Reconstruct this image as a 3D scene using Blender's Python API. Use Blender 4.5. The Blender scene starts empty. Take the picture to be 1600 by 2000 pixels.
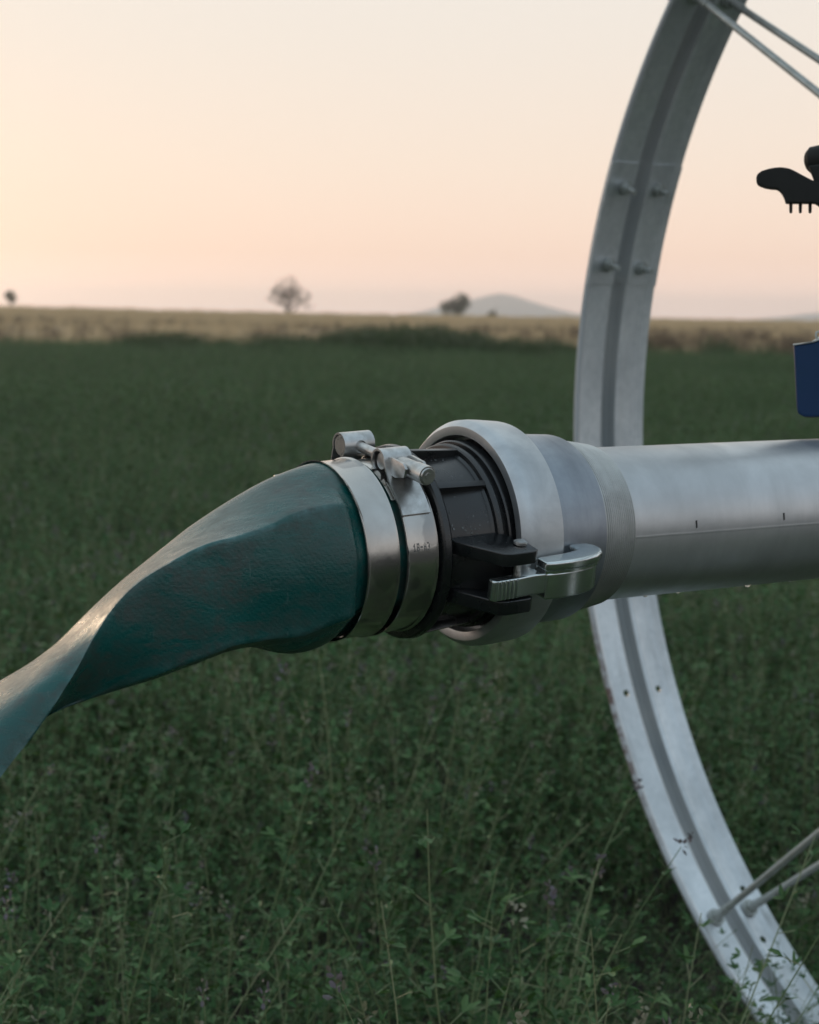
import bpy, bmesh, math, random
from mathutils import Vector, Matrix, noise
random.seed(7)
rnd = random.random
def U(a, b): return a + (b - a) * rnd()
R = math.radians
sc = bpy.context.scene
COL = sc.collection

# ------------------------------------------------------------------ camera
FPX = 3333.0                       # focal length in pixels of a 1600 x 2000 frame (a 50 mm lens)
CAMZ = 1.12
PITCH, ROLL = R(6.6014), R(0.8487)
_F = Vector((0, math.cos(PITCH), -math.sin(PITCH)))
_U0 = Vector((0, math.sin(PITCH), math.cos(PITCH)))
_X0 = Vector((1, 0, 0))
CX = math.cos(ROLL) * _X0 + math.sin(ROLL) * _U0
CU = -math.sin(ROLL) * _X0 + math.cos(ROLL) * _U0
CAM = Vector((0, 0, CAMZ))
def ray(px, py):
    return CX * ((px - 800) / FPX) + CU * (-(py - 1000) / FPX) + _F
def at(px, py, depth):             # point at a distance (along the view axis) from the viewpoint
    return CAM + ray(px, py) * depth
def project(p):
    q = p - CAM
    z = q.dot(_F)
    return 800 + FPX * q.dot(CX) / z, 1000 - FPX * q.dot(CU) / z
cd = bpy.data.cameras.new('camera')
cam = bpy.data.objects.new('camera', cd); COL.objects.link(cam)
cam.matrix_world = Matrix.Translation(CAM) @ Matrix((CX, CU, -_F)).transposed().to_4x4()
cd.sensor_fit = 'HORIZONTAL'; cd.sensor_width = 24.0; cd.lens = 24.0 * FPX / 1600
cd.clip_start = 0.02; cd.clip_end = 20000
cd.dof.use_dof = True; cd.dof.focus_distance = 1.27; cd.dof.aperture_fstop = 8.6
sc.camera = cam

# ------------------------------------------------------------------ mesh helpers
class MB:
    def __init__(s): s.v = []; s.f = []; s.m = []
    def add(s, vs, fs, mi=0):
        o = len(s.v); s.v += [tuple(p) for p in vs]
        for f in fs: s.f.append([i + o for i in f]); s.m.append(mi)
    def build(s, name, mats, parent=None, sharp=35, smooth=True, link=True):
        me = bpy.data.meshes.new(name); me.from_pydata(s.v, [], s.f)
        if not isinstance(mats, (list, tuple)): mats = [mats]
        for m in mats: me.materials.append(m)
        if len(mats) > 1: me.polygons.foreach_set('material_index', s.m)
        me.validate(); me.update()
        if smooth:
            me.shade_smooth(); me.set_sharp_from_angle(angle=R(sharp))
        ob = bpy.data.objects.new(name, me)
        if link: COL.objects.link(ob)
        if parent: ob.parent = parent
        return ob
    def lathe(s, prof, n=96, a0=0.0, a1=None, mi=0, center=(0, 0), closed=False):
        """profile of (s, r) turned about the X axis"""
        full = a1 is None
        k = n if full else n + 1
        vs = []
        for j in range(k):
            a = a0 + (2 * math.pi if full else (a1 - a0)) * j / n
            for (x, r) in prof: vs.append((x, center[0] + r * math.cos(a), center[1] + r * math.sin(a)))
        m = len(prof); fs = []
        for j in range(n):
            j2 = (j + 1) % k
            for i in range(m if closed else m - 1):
                i2 = (i + 1) % m
                fs.append((j * m + i, j * m + i2, j2 * m + i2, j2 * m + i))
        if closed and not full:
            fs.append(tuple(range(m))); fs.append(tuple(range(n * m + m - 1, n * m - 1, -1)))
        s.add(vs, fs, mi)
    def tube(s, pts, rad, n=10, mi=0, caps=True):
        pts = [Vector(p) for p in pts]; rs = rad if isinstance(rad, (list, tuple)) else [rad] * len(pts)
        vs = []; fs = []; ref = None
        for i, p in enumerate(pts):
            t = (pts[min(i + 1, len(pts) - 1)] - pts[max(i - 1, 0)]).normalized()
            if ref is None:
                ref = t.orthogonal().normalized()
            ref = (ref - t * ref.dot(t)).normalized(); b = t.cross(ref)
            for j in range(n):
                a = 2 * math.pi * j / n
                vs.append(p + (ref * math.cos(a) + b * math.sin(a)) * rs[i])
        for i in range(len(pts) - 1):
            for j in range(n):
                j2 = (j + 1) % n
                fs.append((i * n + j, i * n + j2, (i + 1) * n + j2, (i + 1) * n + j))
        if caps:
            fs.append(tuple(reversed(range(n)))); fs.append(tuple(range((len(pts) - 1) * n, len(pts) * n)))
        s.add(vs, fs, mi)
    def bm(s, b, mi=0):
        b.verts.ensure_lookup_table(); b.verts.index_update()
        s.add([v.co.copy() for v in b.verts], [[v.index for v in f.verts] for f in b.faces], mi)
        b.free()
    def prism(s, outline, fn, h0, h1, bev=0.0, seg=3, mi=0):
        """closed outline of (a, b), extruded over h; fn(a, b, h) gives the point"""
        b = bmesh.new()
        lo = [b.verts.new(fn(p[0], p[1], h0)) for p in outline]
        hi = [b.verts.new(fn(p[0], p[1], h1)) for p in outline]
        n = len(outline)
        b.faces.new(lo); b.faces.new(list(reversed(hi)))
        for i in range(n): b.faces.new((lo[i], hi[i], hi[(i + 1) % n], lo[(i + 1) % n]))
        bmesh.ops.recalc_face_normals(b, faces=b.faces)
        if bev > 0:
            es = [e for e in b.edges if len(e.link_faces) == 2 and e.calc_face_angle(0) > R(30)]
            bmesh.ops.bevel(b, geom=es, offset=bev, segments=seg, profile=.6, affect='EDGES', clamp_overlap=True)
        s.bm(b, mi)
    def strip(s, line, th, s0, s1, mi=0, bev=0.0):
        """a bent strap: centre line of (toward viewer, up), thickness th, from s0 to s1 along the pipe"""
        L = []; Rr = []
        for i, p in enumerate(line):
            a = line[max(i - 1, 0)]; c = line[min(i + 1, len(line) - 1)]
            d = Vector((c[0] - a[0], c[1] - a[1])).normalized(); nx, ny = -d.y, d.x
            L.append((p[0] + nx * th / 2, p[1] + ny * th / 2)); Rr.append((p[0] - nx * th / 2, p[1] - ny * th / 2))
        m = len(line); vs = []; fs = []
        for x in (s0, s1):
            for q in L: vs.append((x, -q[0], q[1]))
            for q in Rr: vs.append((x, -q[0], q[1]))
        o = 2 * m
        for i in range(m - 1):
            fs += [(i, i + 1, o + i + 1, o + i), (m + i + 1, m + i, o + m + i, o + m + i + 1),
                   (i, m + i, m + i + 1, i + 1), (o + i, o + i + 1, o + m + i + 1, o + m + i)]
        fs += [(0, o, o + m, m), (m - 1, m + m - 1, o + m + m - 1, o + m - 1)]
        s.add(vs, fs, mi)
def tag(o, label=None, cat=None, group=None, kind=None):
    if label: o['label'] = label
    if cat: o['category'] = cat
    if group: o['group'] = group
    if kind: o['kind'] = kind
    return o
def empty(name, M=None):
    o = bpy.data.objects.new(name, None); COL.objects.link(o); o.empty_display_size = .05
    if M is not None: o.matrix_world = M
    return o

# ------------------------------------------------------------------ material helpers
class NT:
    def __init__(s, name):
        s.m = bpy.data.materials.new(name); s.m.use_nodes = True; s.t = s.m.node_tree; s.t.nodes.clear()
        s.out = s.n('ShaderNodeOutputMaterial')
    def n(s, ty, **kw):
        x = s.t.nodes.new(ty)
        for k, v in kw.items():
            if k in x.inputs: 
                x.inputs[k].default_value = v
            else: setattr(x, k, v)
        return x
    def l(s, a, b): s.t.links.new(a, b)
    def coord(s, scale=(1, 1, 1), src='Object'):
        t = s.n('ShaderNodeTexCoord'); mp = s.n('ShaderNodeMapping'); mp.inputs['Scale'].default_value = scale
        s.l(t.outputs[src], mp.inputs[0]); return mp.outputs[0]
    def noise(s, vec, scale=5, detail=4, rough=.55, dist=0):
        x = s.n('ShaderNodeTexNoise'); x.inputs['Scale'].default_value = scale; x.inputs['Detail'].default_value = detail
        x.inputs['Roughness'].default_value = rough; x.inputs['Distortion'].default_value = dist
        s.l(vec, x.inputs['Vector']); return x.outputs['Fac']
    def ramp(s, fac, stops, interp='LINEAR'):
        x = s.n('ShaderNodeValToRGB'); cr = x.color_ramp; cr.interpolation = interp
        while len(cr.elements) < len(stops): cr.elements.new(.5)
        for e, (p, c) in zip(cr.elements, stops):
            e.position = p; e.color = (c, c, c, 1) if isinstance(c, (int, float)) else (*c, 1)
        s.l(fac, x.inputs[0]); return x.outputs[0]
    def mix(s, fac, a, b, mode='MIX'):
        x = s.n('ShaderNodeMix', data_type='RGBA', blend_type=mode)
        for sock, v in ((x.inputs[0], fac), (x.inputs[6], a), (x.inputs[7], b)):
            if isinstance(v, (int, float)): sock.default_value = v
            elif isinstance(v, tuple): sock.default_value = (*v, 1)
            else: s.l(v, sock)
        return x.outputs[2]
    def math(s, op, a, b=0.0, clamp=False):
        x = s.n('ShaderNodeMath', operation=op); x.use_clamp = clamp
        for sock, v in ((x.inputs[0], a), (x.inputs[1], b)):
            if isinstance(v, (int, float)): sock.default_value = v
            else: s.l(v, sock)
        return x.outputs[0]
    def bump(s, h, strength=.2, dist=.001, prev=None):
        x = s.n('ShaderNodeBump'); x.inputs['Strength'].default_value = strength; x.inputs['Distance'].default_value = dist
        s.l(h, x.inputs['Height'])
        if prev is not None: s.l(prev, x.inputs['Normal'])
        return x.outputs[0]
    def pbsdf(s, color, rough, metal=0.0, normal=None, spec=None, sheen=None, coat=None):
        p = s.n('ShaderNodeBsdfPrincipled')
        for k, v in (('Base Color', color), ('Roughness', rough), ('Metallic', metal), ('Specular IOR Level', spec), ('Coat Weight', coat)):
            if v is None: continue
            if isinstance(v, (int, float)): p.inputs[k].default_value = v
            elif isinstance(v, tuple): p.inputs[k].default_value = (*v, 1)
            else: s.l(v, p.inputs[k])
        if normal is not None: s.l(normal, p.inputs['Normal'])
        s.l(p.outputs[0], s.out.inputs[0]); return p

def m_metal(name, base, dirt, rough=(.3, .5), metal=.9, scale=(9, 9, 9), streak=(3, 30, 30), bstr=.08, dirt_amt=.5, fine=900):
    k = NT(name)
    c = k.coord(scale); c2 = k.coord(streak)
    n1 = k.noise(c, 1.6, 6, .6, .3); n2 = k.noise(c2, 1.2, 5, .6)
    f = k.math('MULTIPLY', k.ramp(n1, [(.38, 0.), (.68, 1.)]), dirt_amt)
    col = k.mix(f, base, dirt)
    col = k.mix(k.math('MULTIPLY', k.ramp(n2, [(.45, 0.), (.72, 1.)]), .35 * dirt_amt), col, dirt)
    rg = k.ramp(k.mix(.5, n1, n2), [(.3, rough[0]), (.7, rough[1])])
    g = k.noise(k.coord((1, 1, 1)), fine, 2, .5)
    k.pbsdf(col, rg, metal, k.bump(k.mix(.5, g, n2), bstr, .0006))
    return k.m
M = {}
# weathered aluminium tube: faint streaks run round the tube
M['pipe'] = m_metal('pipe_aluminium', (.66, .67, .68), (.40, .41, .415), (.30, .46), .9, (9, 9, 9), (44, 3, 3), .10, .55)
M['cast'] = m_metal('cast_aluminium', (.60, .62, .63), (.36, .38, .40), (.34, .48), .88, (14, 14, 14), (10, 40, 40), .12, .7)
M['collar'] = m_metal('turned_aluminium', (.36, .39, .43), (.23, .25, .28), (.36, .46), .9, (16, 16, 16), (160, 6, 6), .10, .7)
M['thread'] = m_metal('thread_aluminium', (.58, .59, .58), (.34, .34, .33), (.4, .55), .85, (14, 14, 14), (120, 8, 8), .08, .7)
M['zinc'] = m_metal('zinc_lever', (.74, .78, .77), (.40, .44, .43), (.14, .27), .97, (30, 30, 30), (40, 60, 60), .06, .5, 500)
M['bolt'] = m_metal('plated_bolt', (.60, .60, .59), (.30, .29, .27), (.24, .42), .95, (60, 60, 60), (60, 60, 60), .12, .7)
M['spoke'] = m_metal('spoke_steel', (.46, .49, .48), (.30, .31, .28), (.4, .55), .5, (30, 30, 30), (30, 30, 30), .08, .6)

def m_band():
    k = NT('stainless_band')
    c = k.coord((18, 18, 18)); n1 = k.noise(c, 1.3, 5, .55, .4)
    sp = k.ramp(k.noise(k.coord((1, 1, 1)), 42, 2, .4), [(.57, 0.), (.61, 1.)])      # dried water marks
    col = k.mix(k.ramp(n1, [(.35, 0.), (.7, .5)]), (.56, .54, .51), (.36, .34, .315))
    col = k.mix(k.math('MULTIPLY', sp, .55), col, (.22, .22, .22))
    rg = k.ramp(n1, [(.3, .11), (.75, .27)])
    b = k.bump(k.noise(k.coord((1, 1, 1)), 160, 3, .5), .10, .0005)
    k.pbsdf(col, rg, .96, b); return k.m
M['band'] = m_band()
def m_plastic():
    k = NT('black_plastic')
    n1 = k.noise(k.coord((20, 20, 20)), 1.5, 5)
    col = k.mix(k.ramp(n1, [(.45, 0.), (.8, .6)]), (.008, .009, .010), (.020, .021, .022))
    rg = k.ramp(n1, [(.3, .20), (.7, .38)])
    k.pbsdf(col, rg, 0, k.bump(k.noise(k.coord((1, 1, 1)), 420, 2), .06, .0004), .7); return k.m
M['plastic'] = m_plastic()
def m_sprinkler():
    k = NT('dull_black_plastic')
    n1 = k.noise(k.coord((30, 30, 30)), 1.5, 4)
    k.pbsdf(k.mix(n1, (.014, .014, .013), (.03, .03, .028)), k.ramp(n1, [(.3, .5), (.7, .65)]), 0, k.bump(k.noise(k.coord(), 300, 2), .1, .0004), .15); return k.m
M['sprink'] = m_sprinkler()
def m_hose():
    k = NT('green_hose_rubber')
    c = k.coord()
    n1 = k.noise(c, 26, 6, .62, .5); n3 = k.noise(c, 6.5, 5, .6)
    # smears of dried mud that follow the hose
    mp = k.n('ShaderNodeMapping'); mp.inputs['Rotation'].default_value = (0, R(34), R(10)); mp.inputs['Scale'].default_value = (11, 30, 40)
    k.l(c, mp.inputs[0]); n2 = k.noise(mp.outputs[0], 1.5, 8, .68, .6)
    base = k.mix(k.ramp(n3, [(.3, 0.), (.7, 1.)]), (.0030, .062, .056), (.0045, .094, .084))
    dirt = k.math('MULTIPLY', k.ramp(n2, [(.42, 0.), (.56, 1.)]), k.ramp(n3, [(.36, .25), (.52, 1.)]))
    grit = k.ramp(k.noise(c, 150, 4, .7), [(.40, .45), (.6, 1.)])
    dirt = k.math('MULTIPLY', dirt, grit)
    col = k.mix(k.math('MULTIPLY', dirt, .80), base, (.048, .053, .047))
    scr = k.ramp(k.noise(k.coord((60, 60, 9)), 3.2, 3, .6, 1.5), [(.685, 0.), (.70, 1.)])
    col = k.mix(k.math('MULTIPLY', scr, .30), col, (.13, .20, .19))
    # pale rubbed skin along the folds
    at_ = k.n('ShaderNodeAttribute'); at_.attribute_name = 'fold'
    rub = k.math('MULTIPLY', at_.outputs['Fac'], k.ramp(k.noise(c, 70, 5, .7), [(.40, 0.), (.62, .8)]))
    col = k.mix(rub, col, (.075, .17, .17))
    rg = k.mix(k.math('MULTIPLY', dirt, .8), k.ramp(n1, [(.3, .19), (.7, .31)]), (.5, .5, .5))
    mw = k.n('ShaderNodeMapping'); mw.inputs['Rotation'].default_value = (0, R(34), R(25)); k.l(c, mw.inputs[0])
    w1 = k.n('ShaderNodeTexWave', wave_type='BANDS', bands_direction='X'); w1.inputs['Scale'].default_value = 130
    w1.inputs['Distortion'].default_value = 4; w1.inputs['Detail'].default_value = 3; w1.inputs['Detail Scale'].default_value = 3; k.l(mw.outputs[0], w1.inputs[0])
    b = k.bump(w1.outputs['Fac'], .07, .0006)
    b = k.bump(k.noise(mp.outputs[0], 9, 5, .7), .35, .0011, b)
    b = k.bump(n1, .30, .0022, b)
    k.pbsdf(col, rg, 0, b, .52); return k.m
M['hose'] = m_hose()
def m_rim():
    k = NT('galvanised_rim')
    c = k.coord()
    v = k.n('ShaderNodeTexVoronoi'); v.inputs['Scale'].default_value = 120; k.l(c, v.inputs['Vector'])
    n1 = k.noise(c, 6, 5, .6, .2); n2 = k.noise(k.coord((60, 9, 9)), 1, 4)
    sp = k.ramp(v.outputs['Color'], [(.0, (.66, .70, .72)), (1., (.77, .80, .82))])
    col = k.mix(k.ramp(n1, [(.4, 0.), (.75, .7)]), sp, (.36, .385, .40))
    col = k.mix(k.ramp(n2, [(.55, 0.), (.8, .35)]), col, (.32, .33, .33))
    k.pbsdf(col, k.ramp(n1, [(.3, .38), (.7, .55)]), .8, k.bump(n2, .08, .001)); return k.m
M['rim'] = m_rim()
def m_rust():
    k = NT('rust_specked_lip')
    c = k.coord()
    n1 = k.noise(c, 16, 6, .7, .3); n0 = k.noise(c, 2.2, 2)
    sz_ = k.n('ShaderNodeSeparateXYZ'); k.l(c, sz_.inputs[0])
    f = k.math('MULTIPLY', k.ramp(n1, [(.47, 0.), (.56, 1.)]), k.ramp(n0, [(.40, 0.), (.54, 1.)]))
    f = k.math('MULTIPLY', f, k.ramp(k.math('MULTIPLY', sz_.outputs['Z'], -1.0), [(.28, 0.), (.45, 1.)]))
    col = k.mix(f, (.50, .53, .55), (.12, .058, .04))
    p = k.pbsdf(col, .6, k.math('SUBTRACT', .55, k.math('MULTIPLY', f, .55)), k.bump(n1, .15, .001)); return k.m
M['rust'] = m_rust()
def m_groove():  # darker groove tone: some dirt, plus the channel's shade painted into the colour
    k = NT('groove_dirt_and_shade')
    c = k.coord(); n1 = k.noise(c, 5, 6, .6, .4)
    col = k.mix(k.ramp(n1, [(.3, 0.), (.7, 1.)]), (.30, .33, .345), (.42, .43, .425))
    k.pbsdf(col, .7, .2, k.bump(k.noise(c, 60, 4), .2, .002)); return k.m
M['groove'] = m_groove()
def m_blue():
    k = NT('blue_paint')
    n1 = k.noise(k.coord((25, 25, 25)), 1.6, 5)
    col = k.mix(k.ramp(n1, [(.4, 0.), (.75, .6)]), (.004, .028, .085), (.009, .036, .085))
    k.pbsdf(col, k.ramp(n1, [(.3, .45), (.7, .6)]), 0, k.bump(k.noise(k.coord(), 200, 3), .12, .0006), .25); return k.m
M['blue'] = m_blue()
def m_flat(name, col, col2, rough=.8, sc_=30):
    k = NT(name); n1 = k.noise(k.coord((sc_,) * 3), 1.0, 4)
    k.pbsdf(k.mix(k.ramp(n1, [(.3, 0.), (.7, 1.)]), col, col2), rough); return k.m
M['mark'] = m_flat('dark_mark', (.012, .012, .012), (.03, .03, .03), .6)
M['stamp'] = m_flat('stamped_metal', (.11, .105, .10), (.16, .15, .14), .4)
def m_leaf(name, cols, trans=.3, rough=.5, tcol=None, spec=.3):
    """leaves: every leaf its own tint"""
    k = NT(name)
    g = k.n('ShaderNodeNewGeometry'); oi = k.n('ShaderNodeObjectInfo')
    f = k.math('ADD', k.math('MULTIPLY', g.outputs['Random Per Island'], .65), k.math('MULTIPLY', oi.outputs['Random'], .35))
    n = len(cols); col = k.ramp(f, [(i / (n - 1) if n > 1 else 0, c) for i, c in enumerate(cols)])
    d = k.n('ShaderNodeBsdfPrincipled'); k.l(col, d.inputs['Base Color']); d.inputs['Roughness'].default_value = rough
    d.inputs['Specular IOR Level'].default_value = spec
    t = k.n('ShaderNodeBsdfTranslucent'); k.l(k.mix(1.0, col, tcol or (1.0, 1.0, .6), 'MULTIPLY'), t.inputs[0])
    mx = k.n('ShaderNodeMixShader'); mx.inputs[0].default_value = trans
    k.l(d.outputs[0], mx.inputs[1]); k.l(t.outputs[0], mx.inputs[2]); k.l(mx.outputs[0], k.out.inputs[0]); return k.m
M['leaf'] = m_leaf('alfalfa_leaf', [(.023, .063, .021), (.042, .104, .034), (.070, .147, .051), (.160, .255, .110)], .18, .5, None, .2)
M['stem'] = m_leaf('alfalfa_stem', [(.075, .13, .05), (.14, .19, .085), (.27, .27, .16)], .05)
M['flower'] = m_leaf('alfalfa_flower', [(.095, .085, .11), (.15, .13, .15), (.15, .16, .10)], .2)
M['seedhead'] = m_leaf('seed_head', [(.16, .17, .11), (.27, .26, .20), (.19, .20, .12)], .15)
M['straw'] = m_leaf('dry_straw', [(.45, .335, .215), (.60, .465, .315), (.72, .58, .41)], .2, .7)
M['brown'] = m_leaf('dry_weed', [(.13, .09, .062), (.19, .14, .10), (.24, .18, .12)], .15, .7)
M['weed'] = m_leaf('green_weed', [(.03, .06, .022), (.05, .085, .035), (.085, .11, .05)], .2, .6)
M['bark'] = m_flat('tree_bark', (.06, .045, .035), (.10, .075, .06), .9, 3)
M['dryleaf'] = m_leaf('sparse_leaf', [(.07, .06, .035), (.11, .085, .05), (.13, .10, .06)], .2, .7)
M['treeleaf'] = m_leaf('tree_leaf', [(.03, .045, .02), (.045, .065, .03), (.07, .085, .04)], .2, .6)

# ------------------------------------------------------------------ frames of the pipe and of the sagging coupling
e1 = Vector((.8389, .5443, .0006)).normalized()
e3 = (Vector((0, 0, 1)) - e1 * e1.z).normalized()
e2 = e3.cross(e1)
P0 = Vector((.0414, 1.3333, -.1705 + CAMZ))
PIPE = Matrix.Translation(P0) @ Matrix((e1, e2, e3)).transposed().to_4x4()      # x along the pipe, -y to the viewer, z up
KF = PIPE @ Matrix.Rotation(R(-2.8), 4, 'Y')
def pol(s, al, r):   # angle from the top towards the viewer
    return Vector((s, -r * math.sin(al), r * math.cos(al)))

# ------------------------------------------------------------------ the irrigation pipe
line = tag(empty('irrigation_line', PIPE), 'aluminium irrigation pipe with threaded sleeve and cast ring, carried by a tall galvanised wheel', 'irrigation pipe')
def part_empty(name, Mw, parent):
    o = empty(name); o.parent = parent; o.matrix_parent_inverse = Matrix.Identity(4); o.matrix_local = PIPE.inverted() @ Mw; return o
pipe = line
RP = .0635
b = MB(); pr = [(.06, .058), (.06, RP)] + [(.1 + .05 * i, RP) for i in range(0, 121)] + [(6.1, .058), (.06, .058)]
b.lathe(pr, 128); tube_ob = b.build('pipe', M['pipe'], line)
b = MB()
ring = [(.012, .0768), (-.002, .0768), (-.004, .0775), (-.0042, .0780), (-.0042, .0843), (-.0038, .0849), (.0008, .0885), (.0022, .0891), (.008, .0893),
        (.016, .0889), (.031, .0877), (.0335, .0872), (.0346, .0858), (.0348, .076), (.03, .074), (.012, .074), (.012, .0768)]
b.lathe(ring, 160); b.build('coupling_ring', M['cast'], pipe, sharp=28)
b = MB()
b.lathe([(.0335, .060), (.0335, .0772), (.036, .0775), (.06, .0765), (.083, .0757), (.0853, .0752), (.0862, .0738), (.0862, .0640)], 160)
b.build('collar', M['collar'], pipe, sharp=28)
b = MB(); pr = [(.0862, .064), (.0863, .0722), (.0885, .0722)]
for i in range(15):
    x = .0885 + i * .0022; r = .0719 - i * .00034
    pr += [(x + .0004, r - .0006), (x + .0012, r - .0006), (x + .0016, r), (x + .0022, r - .0003)]
pr += [(.1222, .0662), (.1228, .0655), (.1230, .0630)]
b.lathe(pr, 160); b.build('threaded_sleeve', M['thread'], pipe, sharp=25)
# weld seam with two dark ticks
b = MB(); a0 = R(93)
nseg = 120; vs = []; fs = []
for i in range(nseg + 1):
    x = .124 + (3.0 - .124) * (i / nseg) ** 1.4
    for j, (da, dr) in enumerate(((-.022, .0000), (-.012, .00006), (0.004, .00012), (.012, .00005), (.02, .0000))):
        jit = .0025 * (noise.noise(Vector((x * 40, j, 3))))
        vs.append(pol(x, a0 + da + jit, RP + dr))
for i in range(nseg):
    for j in range(4): fs.append((i * 5 + j, i * 5 + j + 1, (i + 1) * 5 + j + 1, (i + 1) * 5 + j))
b.add(vs, fs); b.build('weld_seam', M['pipe'], tube_ob)
for s_, a_ in ((.189, R(86.5)), (.288, R(85.5))):
    b = MB()
    fn = lambda a, t, h: pol(s_ + a, a_ + t, RP + h)
    b.prism([(-.0009, -.045), (.0006, -.05), (.0009, .045), (-.0004, .05)], fn, -.0004, .0004)
    b.build('tick_mark', M['mark'], tube_ob)
# water drops that hang under the tube
b = MB()
for i in range(26):
    x = U(.16, .62); al = R(U(176, 198)); sz = U(.0012, .0032)
    bb = bmesh.new(); bmesh.ops.create_icosphere(bb, subdivisions=2, radius=sz)
    for v in bb.verts: v.co = Vector((v.co.x * 1.3, v.co.y, v.co.z)) + pol(x, al, RP + sz * .3)
    b.bm(bb)
def m_water():
    k = NT('water_drop'); p = k.pbsdf((.9, .95, .95), .05, 0); p.inputs['Transmission Weight'].default_value = .9; p.inputs['IOR'].default_value = 1.33; return k.m
M['water'] = m_water()
d_ = b.build('water_drops', M['water'], tube_ob); d_['kind'] = 'stuff'

# ------------------------------------------------------------------ black plastic hose coupling with its lever
coup = tag(empty('hose_coupling', KF), 'black ribbed plastic hose coupling with shiny latch lever, between the clamps and cast ring', 'coupling')
b = MB()
b.lathe([(-.150, .055), (-.150, .0605), (-.066, .0620), (-.066, .0730), (-.0648, .0745), (-.0605, .0752), (-.0590, .0742), (-.0588, .0660), (-.056, .0652),
         (-.0175, .0660), (-.0152, .0672), (-.0148, .0705), (-.0138, .0715), (-.0108, .0718), (-.0100, .0708), (-.0098, .0692), (-.0066, .0692), (-.0064, .0728), (-.0052, .0738),
         (.002, .0738), (.004, .072), (.011, .072), (.011, .055), (-.150, .055)], 144)
b.build('barrel', M['plastic'], coup, sharp=25)
for i in range(10):
    al = R(13 + 36 * i)
    if 80 < 13 + 36 * i < 125: continue
    b = MB()
    fn = lambda s_, r, h: Vector((s_, -(r * math.sin(al) + h * math.cos(al)), r * math.cos(al) - h * math.sin(al)))
    b.prism([(-.0592, .0640), (-.0592, .0738), (-.0140, .0708), (-.0140, .0640)], fn, -.0026, .0026, .0007, 2)
    b.build('rib', M['plastic'], coup)
AL0 = R(102)
def lug(s_, rho, t):   # radial rho at AL0, t tangential (up)
    return Vector((s_, -(rho * math.sin(AL0) - t * math.cos(AL0)), rho * math.cos(AL0) + t * math.sin(AL0)))
LUG = [(-.0585, .0630), (-.0575, .0700), (-.0370, .1055), (-.0310, .1080), (-.0100, .1080), (-.0062, .1050), (-.0055, .0905), (-.0098, .0870), (-.0110, .0630)]
for (t0, t1) in ((.0138, .0238), (-.0245, -.0135)):
    b = MB(); b.prism(LUG, lug, t0, t1, .0011, 3); b.build('lug', M['plastic'], coup)
b = MB()   # web that carries both lugs
b.prism([(-.0585, .063), (-.0585, .069), (-.0300, .0835), (-.0110, .0830), (-.0105, .063)], lug, -.0134, .0137, .001, 2); b.build('lug_web', M['plastic'], coup)
def pinshape(b, s_, rho, t0, t1, r, n=24):
    b.tube([lug(s_, rho, t0), lug(s_, rho, t1)], r, n)
b = MB(); pinshape(b, -.0135, .0925, -.0262, .0246, .0030); pinshape(b, -.0135, .0925, .0246, .0262, .0052)
pinshape(b, -.0135, .0925, .0262, .0268, .0044); pinshape(b, -.0135, .0925, -.0268, -.0250, .005); pin_b = b
LSH = .005
lever = [(p[0] + LSH, p[1]) for p in [(-.0500, .1000), (-.0505, .1060), (-.0480, .1082), (-.030, .1078), (-.012, .1062), (.004, .1070), (.018, .1076), (.032, .1068), (.044, .1040), (.0525, .0992), (.0570, .0930),
         (.0572, .0865), (.0535, .0818), (.0465, .0800), (.0400, .0805), (.0388, .0840), (.0402, .0895), (.036, .0918), (.022, .0938), (.008, .0942), (-.0045, .0938),
         (-.0070, .0885), (-.0110, .0872), (-.0165, .0872), (-.0200, .0905), (-.0210, .0975), (-.0300, .0992)]]
b = MB()
b.prism(lever, lug, -.0120, .0040, .0022, 4)
b.prism([(.003, .0944), (.003, .1082), (.018, .1096), (.034, .1086), (.047, .1056), (.056, .1004), (.0610, .0938), (.0612, .0868), (.0575, .0816), (.0500, .0796), (.0440, .0802), (.0428, .0840), (.0440, .0892), (.040, .0914), (.022, .0936)],
        lug, -.0168, .0042, .0030, 4)
# upper flange over the hook
fl = [(-.004, .0945), (-.004, .1075), (.004, .1092), (.018, .1100), (.033, .1090), (.0455, .1060), (.0545, .1008), (.0588, .0940), (.0588, .0860), (.0545, .0805),
      (.0465, .0786), (.0392, .0790), (.0380, .0840), (.0392, .0890), (.036, .0908), (.022, .0930), (.008, .0936)]
fl = [(p[0] + LSH, p[1]) for p in fl]
b.prism([(max(p[0], .0015), p[1]) for p in fl], lug, .0056, .0128, .0024, 4)
b.prism([(p[0] * .96 + .001, p[1] * .99 + .0006) for p in fl], lug, .0035, .0058, 0)
for i in range(6):   # finger ridges
    x = -.0470 + LSH + i * .0036
    b.prism([(x - .0009, .1065), (x - .0007, .1090), (x + .0007, .1090), (x + .0009, .1065)], lug, -.0112, .0034, .0004, 2)
lev_ = b.build('latch_lever', M['zinc'], coup, sharp=40); pin_b.build('hinge_pin', M['bolt'], lev_)
# beads of water on the black panels
b = MB()
for i in range(90):
    x = U(-.056, -.019); al = R(U(16, 84)); sz = U(.0004, .0011)
    if abs((math.degrees(al) - 49)) < 3.5: continue
    bb = bmesh.new(); bmesh.ops.create_icosphere(bb, subdivisions=2, radius=sz)
    n_ = pol(0, al, 1)
    for v in bb.verts:
        h = v.co.dot(n_); v.co = v.co - n_ * h * .45 + pol(x, al, .0655)
    b.bm(bb)
d_ = b.build('water_drops', M['water'], coup); d_['kind'] = 'stuff'

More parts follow.
